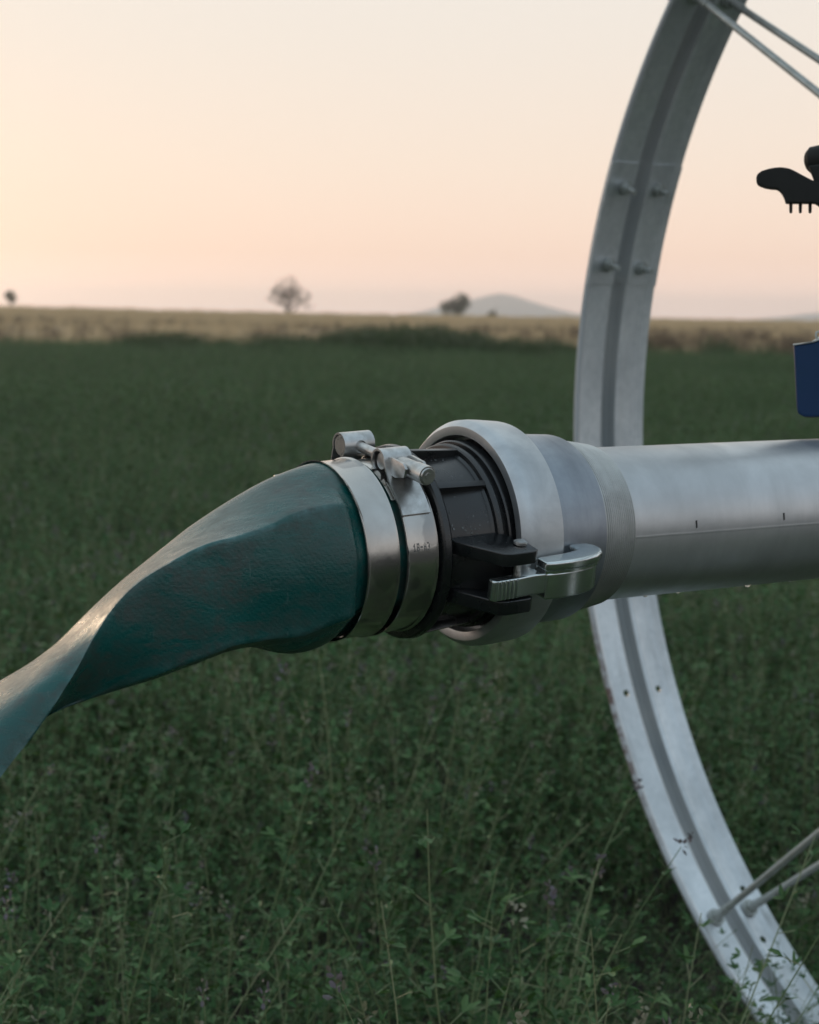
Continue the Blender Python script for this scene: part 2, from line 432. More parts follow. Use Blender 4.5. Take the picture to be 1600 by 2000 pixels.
# ------------------------------------------------------------------ two bolted hose clamps
def arc(cx, cy, r, a0, a1, n=14):
    return [(cx + r * math.cos(R(a0 + (a1 - a0) * i / n)), cy + r * math.sin(R(a0 + (a1 - a0) * i / n))) for i in range(n + 1)]
def onband(al0, al1, r, n=8):
    return [(r * math.sin(R(al0 + (al1 - al0) * i / n)), r * math.cos(R(al0 + (al1 - al0) * i / n))) for i in range(n + 1)]
RB = .0672
W2 = .01375
def make_clamp(label):
    t = tag(empty('hose_clamp', KF), label, 'hose clamp', 'hose clamps on the green hose')
    b = MB()
    b.lathe([(-W2, RB + .0014), (-W2 + .0010, RB + .0004), (-W2 + .003, RB), (W2 - .003, RB), (W2 - .0010, RB + .0004), (W2, RB + .0014), (W2, RB + .0006),
             (W2 - .002, RB - .0009), (-W2 + .002, RB - .0009), (-W2, RB + .0006)], 140, R(39 + 90), R(39 + 90 + 289), closed=True)
    b.build('band', M['band'], t, sharp=40)
    # far strap looped round its trunnion
    A = (-.0250, .0752); ra = .0090
    b = MB()
    ln = onband(-66, -36, RB + .0014) + [(-.0375, .0630), (-.0352, .0700)] + arc(A[0], A[1], ra, 195, -75, 22)
    b.strip(ln, .0016, -W2 + .0004, W2 - .0004); b.build('strap', M['bolt'], t, sharp=50)
    b = MB(); b.tube([(-W2 + .0016, -A[0], A[1]), (W2 - .0012, -A[0], A[1])], .0078, 28)
    b.tube([(-W2 + .0010, -A[0], A[1]), (-W2 + .0018, -A[0], A[1])], .0070, 28); b.build('trunnion', M['bolt'], t)
    # near strap: loop, leg and the welded patch
    B = (.0300, .0672); rb = .0088
    b = MB()
    ln = arc(B[0], B[1], rb, 265, 0, 20) + [(.0402, .0615), (.0435, .0555)] + onband(42, 64, RB + .0017, 8)
    b.strip(ln, .0016, -W2 + .0010, W2 - .0022); b.build('strap', M['bolt'], t, sharp=50)
    b = MB(); b.tube([(-W2 + .004, -B[0], B[1]), (W2 - .004, -B[0], B[1])], .0062, 24); b.build('trunnion', M['bolt'], t)
    # bolt from one trunnion through the other, sleeve and nut on the viewer's end
    d = Vector((.0770 - A[0], .0592 - A[1])).normalized()
    def on(q): return (0.0006, -(A[0] + d.x * q), A[1] + d.y * q)
    b = MB(); b.tube([on(.0), on(.1)], .0038, 20)
    b.tube([on(.0072), on(.0096)], .0050, 20); bolt_ = b.build('bolt', M['bolt'], t)
    b = MB(); b.tube([on(.066), on(.068), on(.084), on(.0865)], [.0058, .0064, .0066, .0062], 24)
    b.tube([on(.0870), on(.0876), on(.1000), on(.1022), on(.1024)], [.0060, .0070, .0073, .0070, .0052], 28)
    b.tube([on(.1022), on(.1034)], [.0060, .0054], 28); b.tube([on(.1032), on(.1039)], .0026, 6); nut_ = b.build('nut', M['bolt'], bolt_)
    # saddle cheeks beside the sleeve
    b = MB()
    for y_ in (-.0086, .0086):
        q0, q1 = .062, .088
        pts = [(q0, -.0060), (q0, .0050), (q0 + .006, .0064), (q1 - .004, .0055), (q1, .0020), (q1 - .002, -.0050), (q0 + .012, -.0075)]
        nn = Vector((-d.y, d.x))
        fn = lambda q, w, h: (.0006 + y_ + h, -(A[0] + d.x * q + nn.x * w), A[1] + d.y * q + nn.y * w)
        b.prism(pts, fn, -.0012, .0012, .0006, 2)
    b.build('saddle', M['bolt'], t)
    # thin bridge that closes the gap of the band under the bolt
    b = MB(); b.strip(onband(-46, 52, RB - .0016, 20), .0010, -W2 - .0020, W2 - .004); b.build('bridge', M['band'], t)
    return t
clamp = make_clamp('shiny steel hose clamp beside the black coupling, its bolt and nut on top')
clamp.matrix_world = KF @ Matrix.Translation((-.0815, 0, 0))
def copy_tree(o, parent=None):
    c = o.copy(); COL.objects.link(c)
    if parent: c.parent = parent; c.matrix_parent_inverse = o.matrix_parent_inverse.copy()
    for ch in list(o.children): copy_tree(ch, c)
    return c
clamp2 = copy_tree(clamp)
clamp2['label'] = 'smooth steel hose clamp with dried water marks, at the end where the green hose leaves'
clamp2.matrix_world = KF @ Matrix.Translation((-.1150, 0, 0)) @ Matrix.Rotation(R(-112), 4, 'X')
# stamped characters on the band next to the coupling
GL = {'1': ['010', '110', '010', '010', '111'], '8': ['111', '101', '111', '101', '111'], '-': ['000', '000', '111', '000', '000'],
      'A': ['010', '101', '111', '101', '101'], '3': ['110', '001', '011', '001', '110']}
b = MB()
def dotrow(text, al_deg, s0, cw, ch):
    for ci, chx in enumerate(text):
        g = GL[chx]
        for r_ in range(5):
            for c_ in range(3):
                if g[r_][c_] == '1':
                    x = s0 + ci * cw * 4.1 + c_ * cw; al = R(al_deg + r_ * ch)
                    fn = lambda a, t, h: pol(x + a, al + t, RB + h)
                    b.prism([(-cw * .42, -R(ch) * .46), (cw * .42, -R(ch) * .46), (cw * .42, R(ch) * .46), (-cw * .42, R(ch) * .46)], fn, -.0003, .00012)
dotrow('18-A3', 82.5, -.0068, .00074, 1.05)
b.build('stamp', M['stamp'], clamp)

# ------------------------------------------------------------------ the green lay-flat hose
def smooth(a, b_, x):
    t = min(1, max(0, (x - a) / (b_ - a))); return t * t * (3 - 2 * t)
def cr(p0, p1, p2, p3, t):
    return .5 * ((2 * p1) + (-p0 + p2) * t + (2 * p0 - 5 * p1 + 4 * p2 - p3) * t * t + (-p0 + 3 * p1 - 3 * p2 + p3) * t ** 3)
def hose_depth(px):
    u = (px - 800) / FPX
    s_ = (1.3333 * u - .0414) / (.8389 - .5443 * u)
    return 1.3333 + .5443 * s_
r0 = .0642
SI, CO = math.sin(R(28)), math.cos(R(28))
def circ_st(s_, r0=.0642): return (KF @ Vector((s_, 0, 0)), [r0, r0 * SI, -r0 * .66, -r0, r0 * CO, r0 * .995, r0, r0 * .75, 0.0])
def px_st(cx, cy, kU, kA, kL, kD, wA, wF, wB, wL, wU=0.0, depth=None):
    dp = depth or hose_depth(cx); m = dp / FPX
    return (at(cx, cy, dp), [kU * m, kA * m, kL * m, kD * m, wA, wF, wB, wL, wU])
ST = [circ_st(-.060), circ_st(-.096), circ_st(-.1275, .0657),
      px_st(588, 1091, 171, 82, -128, -175, .0585, .0605, .062, .0485, -.006),
      px_st(520, 1118, 159, 79, -136, -168, .0540, .0515, .055, .037, -.020),
      px_st(450, 1141, 138, 76, -124, -130, .0505, .0455, .050, .031, -.029),
      px_st(388, 1164, 116, 79, -119, -123, .0465, .0395, .046, .026, -.032),
      px_st(310, 1205, 99, 75, -111, -114, .0435, .0340, .044, .020, -.033),
      px_st(240, 1250, 86, 64, -92, -95, .041, .031, .042, .016, -.031),
      px_st(170, 1297, 70, 31, -66, -70, .043, .025, .038, .008, -.029),
      px_st(100, 1345, 68, -12, -43, -46, .046, .018, .034, .002, -.022),
      px_st(32, 1397, 80, -44, -38, -34, .047, .014, .034, .000, -.028),
      px_st(-40, 1456, 90, -66, -50, -44, .048, .012, .034, .000, -.030),
      px_st(-130, 1545, 95, -86, -64, -56, .048, .012, .034, .000, -.030),
      px_st(-250, 1700, 100, -95, -70, -60, .048, .014, .034, .000, -.030),
      px_st(-350, 1950, 100, -95, -70, -60, .048, .016, .034, .000, -.026),
      px_st(-440, 2350, 100, -95, -70, -60, .046, .02, .034, .004, -.02, 1.06)]
last = ST[-1][0]
for (dx, dy, z) in ((-.10, -.02, .30), (-.22, -.05, .10), (-.42, -.10, .045), (-.75, -.2, .04), (-1.3, -.3, .04)):
    ST.append((Vector((last.x + dx, last.y + dy, z)), list(ST[-1][1])))
SUB = 7
rows = []
for i in range(len(ST) - 1):
    q = [ST[max(i - 1, 0)], ST[i], ST[i + 1], ST[min(i + 2, len(ST) - 1)]]
    for j in range(SUB + (1 if i == len(ST) - 2 else 0)):
        t = j / SUB
        c = cr(q[0][0], q[1][0], q[2][0], q[3][0], t)
        pr = [cr(q[0][1][n], q[1][1][n], q[2][1][n], q[3][1][n], t) for n in range(9)]
        rows.append((c, pr))
vs = []; NP = None; Nprev = None
for i, (c, pr) in enumerate(rows):
    T = (rows[min(i + 1, len(rows) - 1)][0] - rows[max(i - 1, 0)][0]).normalized()
    kx = -(KF.to_3x3() @ Vector((1, 0, 0))); bl = smooth(2.2 * SUB, 4.2 * SUB, i); T = (kx * (1 - bl) + T * bl).normalized()
    V = (CAM - c).normalized()
    N = V.cross(T)
    if N.length < .15: N = Nprev - T * Nprev.dot(T)
    N.normalize()
    if N.z < 0 and (Nprev is None or N.dot(Nprev) < 0): N = -N
    if Nprev is not None and N.dot(Nprev) < 0: N = -N
    if c.z < .8 and Nprev is not None: N = (Nprev - T * Nprev.dot(T)).normalized()
    Nprev = N
    Wd = N.cross(T)
    if Wd.dot(V) < 0: Wd = -Wd
    nU, nA, nL, nD, wA, wF, wB, wL, wU = pr
    mid = (nU + nD) / 2
    fz = smooth(1.9 * SUB, 3.3 * SUB, i)      # away from the clamp the top face flattens and the fold stands proud
    bead = .0024 * fz * (1 - .5 * smooth(7 * SUB, 10 * SUB, i))
    fq = smooth(8 * SUB, 11 * SUB, i)
    ctl = [(nA + bead * .6, wA + bead), (nA + (nU - nA) * (.76 - .13 * fz - .13 * fq), (wA * (.60 - .08 * fz) + wU * .4) * (1 - fq) + wA * .86 * fq), (nU, wU), (mid + .7 * (nU - mid), -.7 * wB + .5 * wU), (mid, -wB), (mid - .7 * (mid - nD), -.72 * wB),
           (nD, .0), (nL, wL), ((nA + nL) * .5, wF), (nA + bead * .6, wA + bead)]
    # round the fold a little
    prof = []
    for seg in (ctl[:8], ctl[7:]):
        n = len(seg)
        for k in range(n - 1):
            a = seg[max(k - 1, 0)]; b_ = seg[k]; c_ = seg[k + 1]; d_2 = seg[min(k + 2, n - 1)]
            for j in range(8):
                t = j / 8
                prof.append((cr(a[0], b_[0], c_[0], d_2[0], t), cr(a[1], b_[1], c_[1], d_2[1], t)))
    NP = len(prof)
    # blunt the sharp fold: pull the corner back
    a, z_, y_ = prof[0], prof[1], prof[-1]
    prof[0] = (a[0] * .7 + (z_[0] + y_[0]) * .15, a[1] * .7 + (z_[1] + y_[1]) * .15)
    for (n_, w_) in prof:
        # soft dents
        p = c + N * n_ + Wd * w_
        far = min(1.0, max(0.0, (i - 3 * SUB) / (3 * SUB)))
        p = p + (N * .5 + Wd * .8) * (.0022 * far * noise.noise(p * 14) + .0008 * far * noise.noise(p * 45))
        vs.append(p)
fs = []
for i in range(len(rows) - 1):
    for j in range(NP):
        j2 = (j + 1) % NP
        fs.append((i * NP + j, (i + 1) * NP + j, (i + 1) * NP + j2, i * NP + j2))
b = MB(); b.add(vs, fs)
hose = b.build('lay_flat_hose', M['hose'], sharp=75)
fa = hose.data.attributes.new('fold', 'FLOAT', 'POINT')
nl_ = 56
fa.data.foreach_set('value', [max(math.exp(-min(j, NP - j) / 1.6), .6 * math.exp(-abs(j - nl_) / 1.6)) * smooth(2 * SUB, 3 * SUB, i) for i in range(len(rows)) for j in range(NP)])
bmx = bmesh.new(); bmx.from_mesh(hose.data); bmesh.ops.recalc_face_normals(bmx, faces=bmx.faces); bmx.to_mesh(hose.data); bmx.free()
tag(hose, 'dark green lay flat hose, twisted and dirt stained, hanging off the clamped coupling', 'hose')

# ------------------------------------------------------------------ the tall wheel
SW, RW, WW = .9843, 1.0102, .1371
WHEEL = PIPE @ Matrix.Translation((SW, .0035, .0265))
wheel = part_empty('wheel', WHEEL, line); tag(wheel, 'tall galvanised wheel with a grooved rim and thin spokes')
def wpt(w, be, r): return Vector((w, r * math.cos(be), r * math.sin(be)))
def rim_angle(px, py, w=0.0, r=RW):
    best = None
    for i in range(3600):
        be = -math.pi + 2 * math.pi * i / 3600
        if math.cos(be) < -.2: continue
        x, y = project(WHEEL @ wpt(w, be, r)); d = (x - px) ** 2 + (y - py) ** 2
        if best is None or d < best[0]: best = (d, be)
    return best[1]
h = WW / 2
prof_in = [(-h, RW - .001), (-h + .003, RW - .0035), (-h + .007, RW - .0015), (-h + .012, RW + .0004), (-.0185, RW - .0006), (-.0135, RW + .0020), (-.0070, RW + .0110), (-.001, RW + .0165), (.004, RW + .0170), (.0085, RW + .0130), (.0130, RW + .0012), (.020, RW - .0006), (.026, RW + .0004),
           (.040, RW + .0010), (.0445, RW + .0056), (.0590, RW + .0050), (h - .005, RW + .0008), (h, RW - .003)]
TH = .0042
def rim_mesh(b, prof, th, a0=None, a1=None, n=220):
    pr = prof + [(x, r + th) for (x, r) in reversed(prof)]
    m = len(pr)
    o = len(b.f)
    if a0 is None: b.lathe(pr, 460, closed=True)
    else: b.lathe(pr, n, a0, a1, closed=True)
    return m
b = MB(); rim_mesh(b, prof_in, TH)
m_ = 2 * len(prof_in)
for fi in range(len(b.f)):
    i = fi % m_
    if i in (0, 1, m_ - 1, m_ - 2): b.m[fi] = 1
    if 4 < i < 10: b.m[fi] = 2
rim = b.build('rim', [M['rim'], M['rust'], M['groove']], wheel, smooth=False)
# bolt holes drilled through the rim
cut = MB()
HOLES = [(1222, 1355, -.0325), (1280, 1346, .034), (1462, 1730, .050), (1485, 1838, .030), (1330, 1600, None)]
for (px, py, w) in HOLES:
    if w is None: continue
    be = rim_angle(px, py, w); cut.tube([wpt(w, be, RW - .02), wpt(w, be, RW + .02)], .0058, 14)
co = cut.build('drill', M['rim'], None, link=True); co.matrix_world = WHEEL
bpy.context.view_layer.update()
md = rim.modifiers.new('holes', 'BOOLEAN'); md.object = co; md.operation = 'DIFFERENCE'; md.solver = 'EXACT'
dg = bpy.context.evaluated_depsgraph_get()
me = bpy.data.meshes.new_from_object(rim.evaluated_get(dg)); rim.modifiers.clear(); rim.data = me
bpy.data.objects.remove(co)
# overlapping joint plate with four bolts
bA, bB = rim_angle(1323, 325, .06), rim_angle(1150, 555, -.06)
pr = [(x * 1.008, r - .0018) for (x, r) in prof_in]
b = MB(); rim_mesh(b, pr, .0017, bB, bA, 30)
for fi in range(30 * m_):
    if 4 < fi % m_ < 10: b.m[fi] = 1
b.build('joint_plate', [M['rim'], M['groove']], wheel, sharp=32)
def bolt(w, px, py, name='rim_bolt', length=.026, rr=.0040, nut=.0088):
    be = rim_angle(px, py, w); r_ = RW - .003
    b = MB(); b.tube([wpt(w, be, r_), wpt(w, be, r_ - .0018)], nut * 1.25, 20)
    b.tube([wpt(w, be, r_ - .0018), wpt(w, be, r_ - .0095)], nut, 6)
    b.tube([wpt(w, be, r_ - .0095), wpt(w, be, r_ - length)], rr, 12)
    return b.build(name, M['spoke'], wheel)
for (w, px, py) in ((-.032, 1226, 366), (.034, 1288, 370), (-.032, 1193, 518), (.034, 1251, 522)): bolt(w, px, py)
# hub and spokes
b = MB()
b.lathe([(-.075, .0680), (-.075, .105), (-.068, .105), (-.068, .078), (.068, .078), (.068, .105), (.075, .105), (.075, .068)], 64, center=(-.0035, -.0265), closed=True)
b.build('hub', M['rim'], wheel)
HC = Vector((0, -.0035, -.0265))
def spoke(w, be, hub_pt, first=True):
    a = wpt(w, be, RW - .001); c = hub_pt
    b = MB(); b.tube([a + (c - a).normalized() * .002, c], .0052, 14)
    dr = (c - a).normalized(); rad = wpt(0, be, -1)
    b.tube([a + rad * .0005, a + rad * .003], .0135, 22)
    b.tube([a + rad * .003, a + rad * .010], .0095, 6)
    b.tube([a + dr * .010, a + dr * .034], .0066, 12)
    b.build('spoke', M['spoke'], wheel)
def hub_hit(px, py, w, side):   # where a spoke seen under this pixel meets the hub flange plane
    o = WHEEL.inverted() @ CAM; d = (WHEEL.inverted().to_3x3() @ ray(px, py))
    t = (w - o.x) / d.x
    p = o + d * t
    q = Vector((0, p.y, p.z)) - HC
    return Vector((w, 0, 0)) + HC + q
bl1 = rim_angle(1400, 1792, -.033); bl2 = rim_angle(1463, 1774, .036)
bt1 = rim_angle(1362, -8, -.030); bt2 = rim_angle(1412, -6, .036)
def along(be, w, px, py, w_h):
    """hub end of a spoke that starts on the rim at (be, w) and is seen to pass over pixel (px, py)"""
    a = WHEEL @ wpt(w, be, RW)
    # plane through viewpoint, rim end and the pixel's ray, cut with the hub plane at w_h, nearest to the hub axis
    n = (a - CAM).cross(ray(px, py)).normalized()
    Wi = WHEEL.inverted(); nl = Wi.to_3x3() @ n; ol = Wi @ CAM
    c0 = Vector((w_h, 0, 0)) + HC
    # move c0 within the plane x = w_h onto the seen plane
    nn = Vector((0, nl.y, nl.z)); dist = nl.dot(c0 - ol)
    return c0 - nn * (dist / nn.dot(nn))
LOW = [(bl1, -.033, 1600, 1627, -.072), (bl2, .036, 1600, 1690, .072)]
TOP = [(bt1, -.030, 1600, 182, -.072), (bt2, .036, 1600, 116, .072)]
for (be, w, px, py, wh) in LOW + TOP:
    spoke(w, be, along(be, w, px, py, wh))
step = (bt1 - bl1)
k = 1
be = bt1 + step
while be < bl1 + 2 * math.pi - step * .5:
    for w, wh in ((-.033, -.072), (.036, .072)):
        spoke(w, be + (.0 if w < 0 else .02), Vector((wh, 0, 0)) + HC + wpt(0, be + (1.2 if w < 0 else -1.2), .09))
    be += step
# small washer-headed bolt on the outside at the top of the rim
b = MB(); be = rim_angle(1306, -6, -h)
b.tube([wpt(-h * .8, be, RW + .002), wpt(-h * .8, be, RW + .018)], .011, 14); b.tube([wpt(-h * .8, be, RW + .010), wpt(-h * .8, be, RW + .03)], .006, 10)
b.build('rim_bolt', M['spoke'], wheel)

# ------------------------------------------------------------------ sprinkler and blue box on its riser
SD = 1.60
ex, ez = CX, CU
def spl(b, outline, d0, d1, bev, dep=SD, seg=4):
    m = dep / FPX; o = at(1600, 400, dep)
    dr = ray(1530, 640).normalized()
    fn = lambda px, py, hh: o + ex * ((px - 1600) * m) - ez * ((py - 400) * m) + dr * hh - sp_loc
    b.prism(outline, fn, d0, d1, bev, seg)
riser_base = PIPE @ Vector((.5, 0, RP))
sp_loc = at(1690, 640, SD)
spr = tag(empty('sprinkler', Matrix.Translation(sp_loc)), 'black plastic sprinkler with curved spoon arm and short teeth, against the sky', 'sprinkler')
arm = [(1478, 356), (1477.6, 349), (1480, 342), (1488, 336), (1502, 331.5), (1513, 329.4), (1524, 328.6), (1534, 329.4), (1543, 331.5), (1551, 335), (1560, 340), (1577, 349), (1590, 355.5), (1604, 361), (1640, 372), (1672, 378),
       (1674, 424), (1640, 421), (1612, 410), (1600, 402), (1593, 397.5), (1588, 397), (1536, 397), (1534.5, 395.5), (1532, 387), (1528, 379), (1523, 373), (1517, 369.4), (1508, 369), (1496, 367), (1486, 363.5), (1480, 360)]
b = MB(); spl(b, arm, -.013, .013, .0035)
for x in (1545, 1563.5, 1582.5): spl(b, [(x - 3.4, 396), (x - 3, 414), (x - 2, 416), (x + 2, 416), (x + 3, 414), (x + 3.6, 396)], -.006, .006, .0008, seg=2)
b.build('spoon_arm', M['sprink'], spr, sharp=40)
def sp_pt(px, py, dd=0.0): return at(px, py, SD) + _F * dd - sp_loc
b = MB(); b.tube([sp_pt(1590, 308, .015), sp_pt(1592, 308, .014), sp_pt(1612, 307, .009), sp_pt(1660, 303, -.004), sp_pt(1725, 300, -.016)], [.0105, .0130, .0137, .0142, .0142], 32)
b.build('nozzle', M['sprink'], spr)
b = MB(); spl(b, [(1579, 325), (1584, 336), (1590, 352), (1600, 382), (1612, 400), (1650, 400), (1700, 395), (1700, 310)], -.009, .009, .002)
b.build('bracket', M['sprink'], spr)
b = MB(); b.tube([sp_pt(1690, 270), sp_pt(1690, 285), sp_pt(1690, 420), sp_pt(1690, 470), sp_pt(1690, 560)], [.014, .018, .019, .014, .012], 32); b.build('body', M['sprink'], spr)
rb_ = MB(); top = sp_pt(1690, 560); foot = riser_base - sp_loc
rb_.tube([foot + Vector((0, 0, -.004)), foot + Vector((0, 0, .03)), Vector((top.x, top.y, foot.z + .04)), top], .0105, 20); rb_.build('riser', M['spoke'], spr)
box = tag(empty('weight_box', Matrix.Translation(sp_loc)), 'dark blue painted box with pale worn top edge, above the pipe below the sprinkler', 'box')
b = MB()
bo = [(1550, 673), (1586, 668.5), (1600, 664), (1640, 655), (1705, 655), (1740, 673), (1734, 800), (1726, 812), (1570, 812), (1559, 806), (1556.5, 796)]
spl(b, bo, -.022, .040, .003); b.build('body', M['blue'], box, sharp=40)
b = MB(); spl(b, [(1549, 672.5), (1586, 667.8), (1599, 660), (1606, 652), (1606, 655), (1600, 664.3), (1587, 669.0), (1550, 674.4)], -.0232, .0412, .0004, seg=2); b.build('top_edge', M['spoke'], box)
b = MB(); b.tube([sp_pt(1584, 809, -.006), sp_pt(1584, 815.5, -.006)], [.0085, .0065], 20); b.build('drain_boss', M['sprink'], box)
b = MB(); b.tube([sp_pt(1597, 662), sp_pt(1594, 656), sp_pt(1594, 650), sp_pt(1601, 647)], .0011, 8); b.build('wire_clip', M['spoke'], box)

# ------------------------------------------------------------------ ground, hills
def smooth(a, b_, x):
    t = min(1, max(0, (x - a) / (b_ - a))); return t * t * (3 - 2 * t)
def gz(x, y):
    z = .46 * smooth(60, 150, y) + .30 * smooth(60, 150, y) * smooth(0, -30, x * 100 / max(y, 60))
    return z - .9 * smooth(170, 600, y)
ys = [-60, -20, -5, 0, 5, 10, 20, 30, 42, 50, 60, 70, 80, 90, 100, 110, 120, 130, 140, 150, 160, 175, 200, 260, 350, 500, 700, 1000, 1500, 2200, 3200, 5000]
us = [-1.6, -1.2, -.8, -.5, -.4, -.3, -.25, -.2, -.15, -.1, -.05, 0, .05, .1, .15, .2, .3, .4, .5, .8, 1.2, 1.6]
b = MB(); vs = []; fs = []
for y in ys:
    for u in us:
        x = u * max(abs(y), 60); vs.append((x, y, gz(x, y)))
n = len(us)
for i in range(len(ys) - 1):
    for j in range(n - 1): fs.append((i * n + j, i * n + j + 1, (i + 1) * n + j + 1, (i + 1) * n + j))
b.add(vs, fs)
def m_ground():
    k = NT('dry_ground'); c = k.coord()
    n1 = k.noise(c, .12, 6, .6); n2 = k.noise(c, 3, 5, .6)
    col = k.mix(k.ramp(n1, [(.35, 0.), (.65, 1.)]), (.46, .355, .245), (.58, .465, .33))
    col = k.mix(k.ramp(n2, [(.4, 0.), (.7, .5)]), col, (.26, .20, .14))
    k.pbsdf(col, .95, 0, k.bump(n2, .5, .05)); return k.m
tag(b.build('ground', m_ground()), kind='structure')
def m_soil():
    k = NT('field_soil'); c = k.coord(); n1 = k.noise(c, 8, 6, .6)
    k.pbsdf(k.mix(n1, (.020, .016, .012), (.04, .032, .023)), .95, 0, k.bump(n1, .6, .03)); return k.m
def edge_y(x): return 42.5 + 1.6 * noise.noise(Vector((x * .12, 0, 5))) + 1.3 * noise.noise(Vector((x * .5, 3, 5))) - .045 * x
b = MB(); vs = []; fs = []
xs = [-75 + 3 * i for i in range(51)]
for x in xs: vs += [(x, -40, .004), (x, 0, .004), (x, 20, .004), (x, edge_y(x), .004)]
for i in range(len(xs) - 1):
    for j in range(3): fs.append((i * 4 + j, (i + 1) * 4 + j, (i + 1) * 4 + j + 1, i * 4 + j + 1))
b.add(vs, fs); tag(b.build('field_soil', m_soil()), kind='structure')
def m_hill():
    k = NT('hill_scrub'); c = k.coord(); n1 = k.noise(c, .01, 8, .65)
    k.pbsdf(k.mix(k.ramp(n1, [(.4, 0.), (.6, 1.)]), (.10, .11, .115), (.15, .155, .155)), .95); return k.m
MH = m_hill()
HD = 2600.0
def hill(name, prof, depth_m):
    """ridge line given as (px, height px above the horizon) at HD, a rounded ridge with real depth"""
    b = MB(); vs = []; fs = []
    m = HD / FPX; nd = 16; nx = 90
    def hgt(px):
        for (a, ha), (c, hc) in zip(prof, prof[1:]):
            if a <= px <= c:
                t = (px - a) / (c - a); return ha + (hc - ha) * t
        return 0
    x0, x1 = prof[0][0], prof[-1][0]
    for i in range(nx + 1):
        px = x0 + (x1 - x0) * i / nx
        wx = (px - 800) * m
        hh = (hgt(px - 3) + hgt(px) * 2 + hgt(px + 3)) / 4 * m
        for j in range(nd + 1):
            v = j / nd * 2 - 1
            z = hh * (1 - abs(v) ** 1.5) * (1 + .10 * noise.noise(Vector((wx * .02, v * 4, 1)))) - 3
            vs.append((wx * (1 + .02 * v), HD + v * depth_m, z + .3))
    for i in range(nx):
        for j in range(nd): fs.append((i * (nd + 1) + j, (i + 1) * (nd + 1) + j, (i + 1) * (nd + 1) + j + 1, i * (nd + 1) + j + 1))
    b.add(vs, fs); o = b.build(name, MH); tag(o, kind='structure'); return o
hill('hill', [(740, 0), (790, 6), (825, 13), (850, 21), (880, 29), (905, 34), (930, 39), (948, 45), (968, 50), (988, 46), (1012, 39), (1045, 30), (1075, 20), (1100, 14), (1130, 11), (1165, 8), (1260, 5), (1380, 0)], 420)
hill('hill', [(1430, 0), (1490, 7), (1530, 12), (1565, 17), (1600, 21), (1650, 27), (1740, 30), (1900, 26), (2100, 12), (2300, 0)], 400)

# ------------------------------------------------------------------ plants
PROTO = bpy.data.collections.new('plant_kinds')          # not linked: only instanced by the field
def leaflet(b, base, dirv, up, L, Wd, mi):
    d = dirv.normalized(); sd = d.cross(up)
    if sd.length < 1e-3: sd = Vector((1, 0, 0))
    sd.normalize(); nn = sd.cross(d)
    p = [base, base + d * L * .45 + sd * Wd * .5 + nn * L * .06, base + d * L * .5 - nn * L * .02, base + d * L * .45 - sd * Wd * .5 + nn * L * .06,
         base + d * L * .92 + sd * Wd * .26, base + d * L + nn * -.02 * L, base + d * L * .92 - sd * Wd * .26]
    b.add(p, [(0, 1, 2), (0, 2, 3), (1, 4, 5, 2), (2, 5, 6, 3)], mi)
def rvec(): 
    while True:
        v = Vector((U(-1, 1), U(-1, 1), U(-1, 1)))
        if .05 < v.length < 1: return v.normalized()
def alfalfa_clump(name, nst, hmin, hmax, spread, flow, detail=1.0):
    b = MB()
    for s_ in range(nst):
        a = U(0, 6.283); r_ = spread * math.sqrt(rnd())
        p = Vector((r_ * math.cos(a), r_ * math.sin(a), 0)); H = U(hmin, hmax)
        lean = Vector((math.cos(a) * U(-.1, .5) + U(-.25, .25), math.sin(a) * U(-.1, .5) + U(-.25, .25), 1)).normalized()
        bend = Vector((U(-.5, .5), U(-.5, .5), 0))
        pts = []; nseg = 6
        for i in range(nseg + 1):
            t = i / nseg
            pts.append(p + lean * H * t + bend * H * .35 * t * t)
        rad = [.0015 * (1.15 - .75 * i / nseg) for i in range(nseg + 1)]
        b.tube(pts, rad, 3, 1, False)
        nl = int(U(13, 19) * detail)
        for k in range(nl):
            t = .18 + .82 * (k + U(0, .7)) / nl
            if t > 1: t = 1
            f = t * nseg; i = min(int(f), nseg - 1); q = pts[i].lerp(pts[i + 1], f - i)
            az = k * 2.4 + U(-.6, .6)
            out = Vector((math.cos(az), math.sin(az), U(.1, .9))).normalized()
            pl = U(.012, .032) * (1.15 - .5 * t); tip = q + out * pl
            if pl > .015: b.tube([q, tip], .0006, 3, 1, False)
            L = U(.011, .024) * (1.15 - .4 * t) / detail ** .4; Wd = L * U(.30, .44)
            up = (Vector((0, 0, 1)) + rvec() * .5).normalized()
            side = out.cross(up).normalized()
            for dv in (out + side * .85, out * 1.1, out - side * .85):
                dv = dv + Vector((0, 0, U(-.35, .35)))
                leaflet(b, tip, dv, up, L * U(.85, 1.1), Wd, 0)
        if rnd() < flow:
            top = pts[-1]; axis = (pts[-1] - pts[-2]).normalized(); kind = 2 if rnd() < .55 else 3
            for q in range(int(U(9, 18))):
                o = top + axis * U(-.004, .022) + rvec() * U(.002, .008)
                leaflet(b, o, (axis * .6 + rvec()), rvec(), U(.005, .010), U(.003, .006), kind)
    o = b.build(name, [M['leaf'], M['stem'], M['flower'], M['seedhead']], smooth=False, link=False); PROTO.objects.link(o); return o
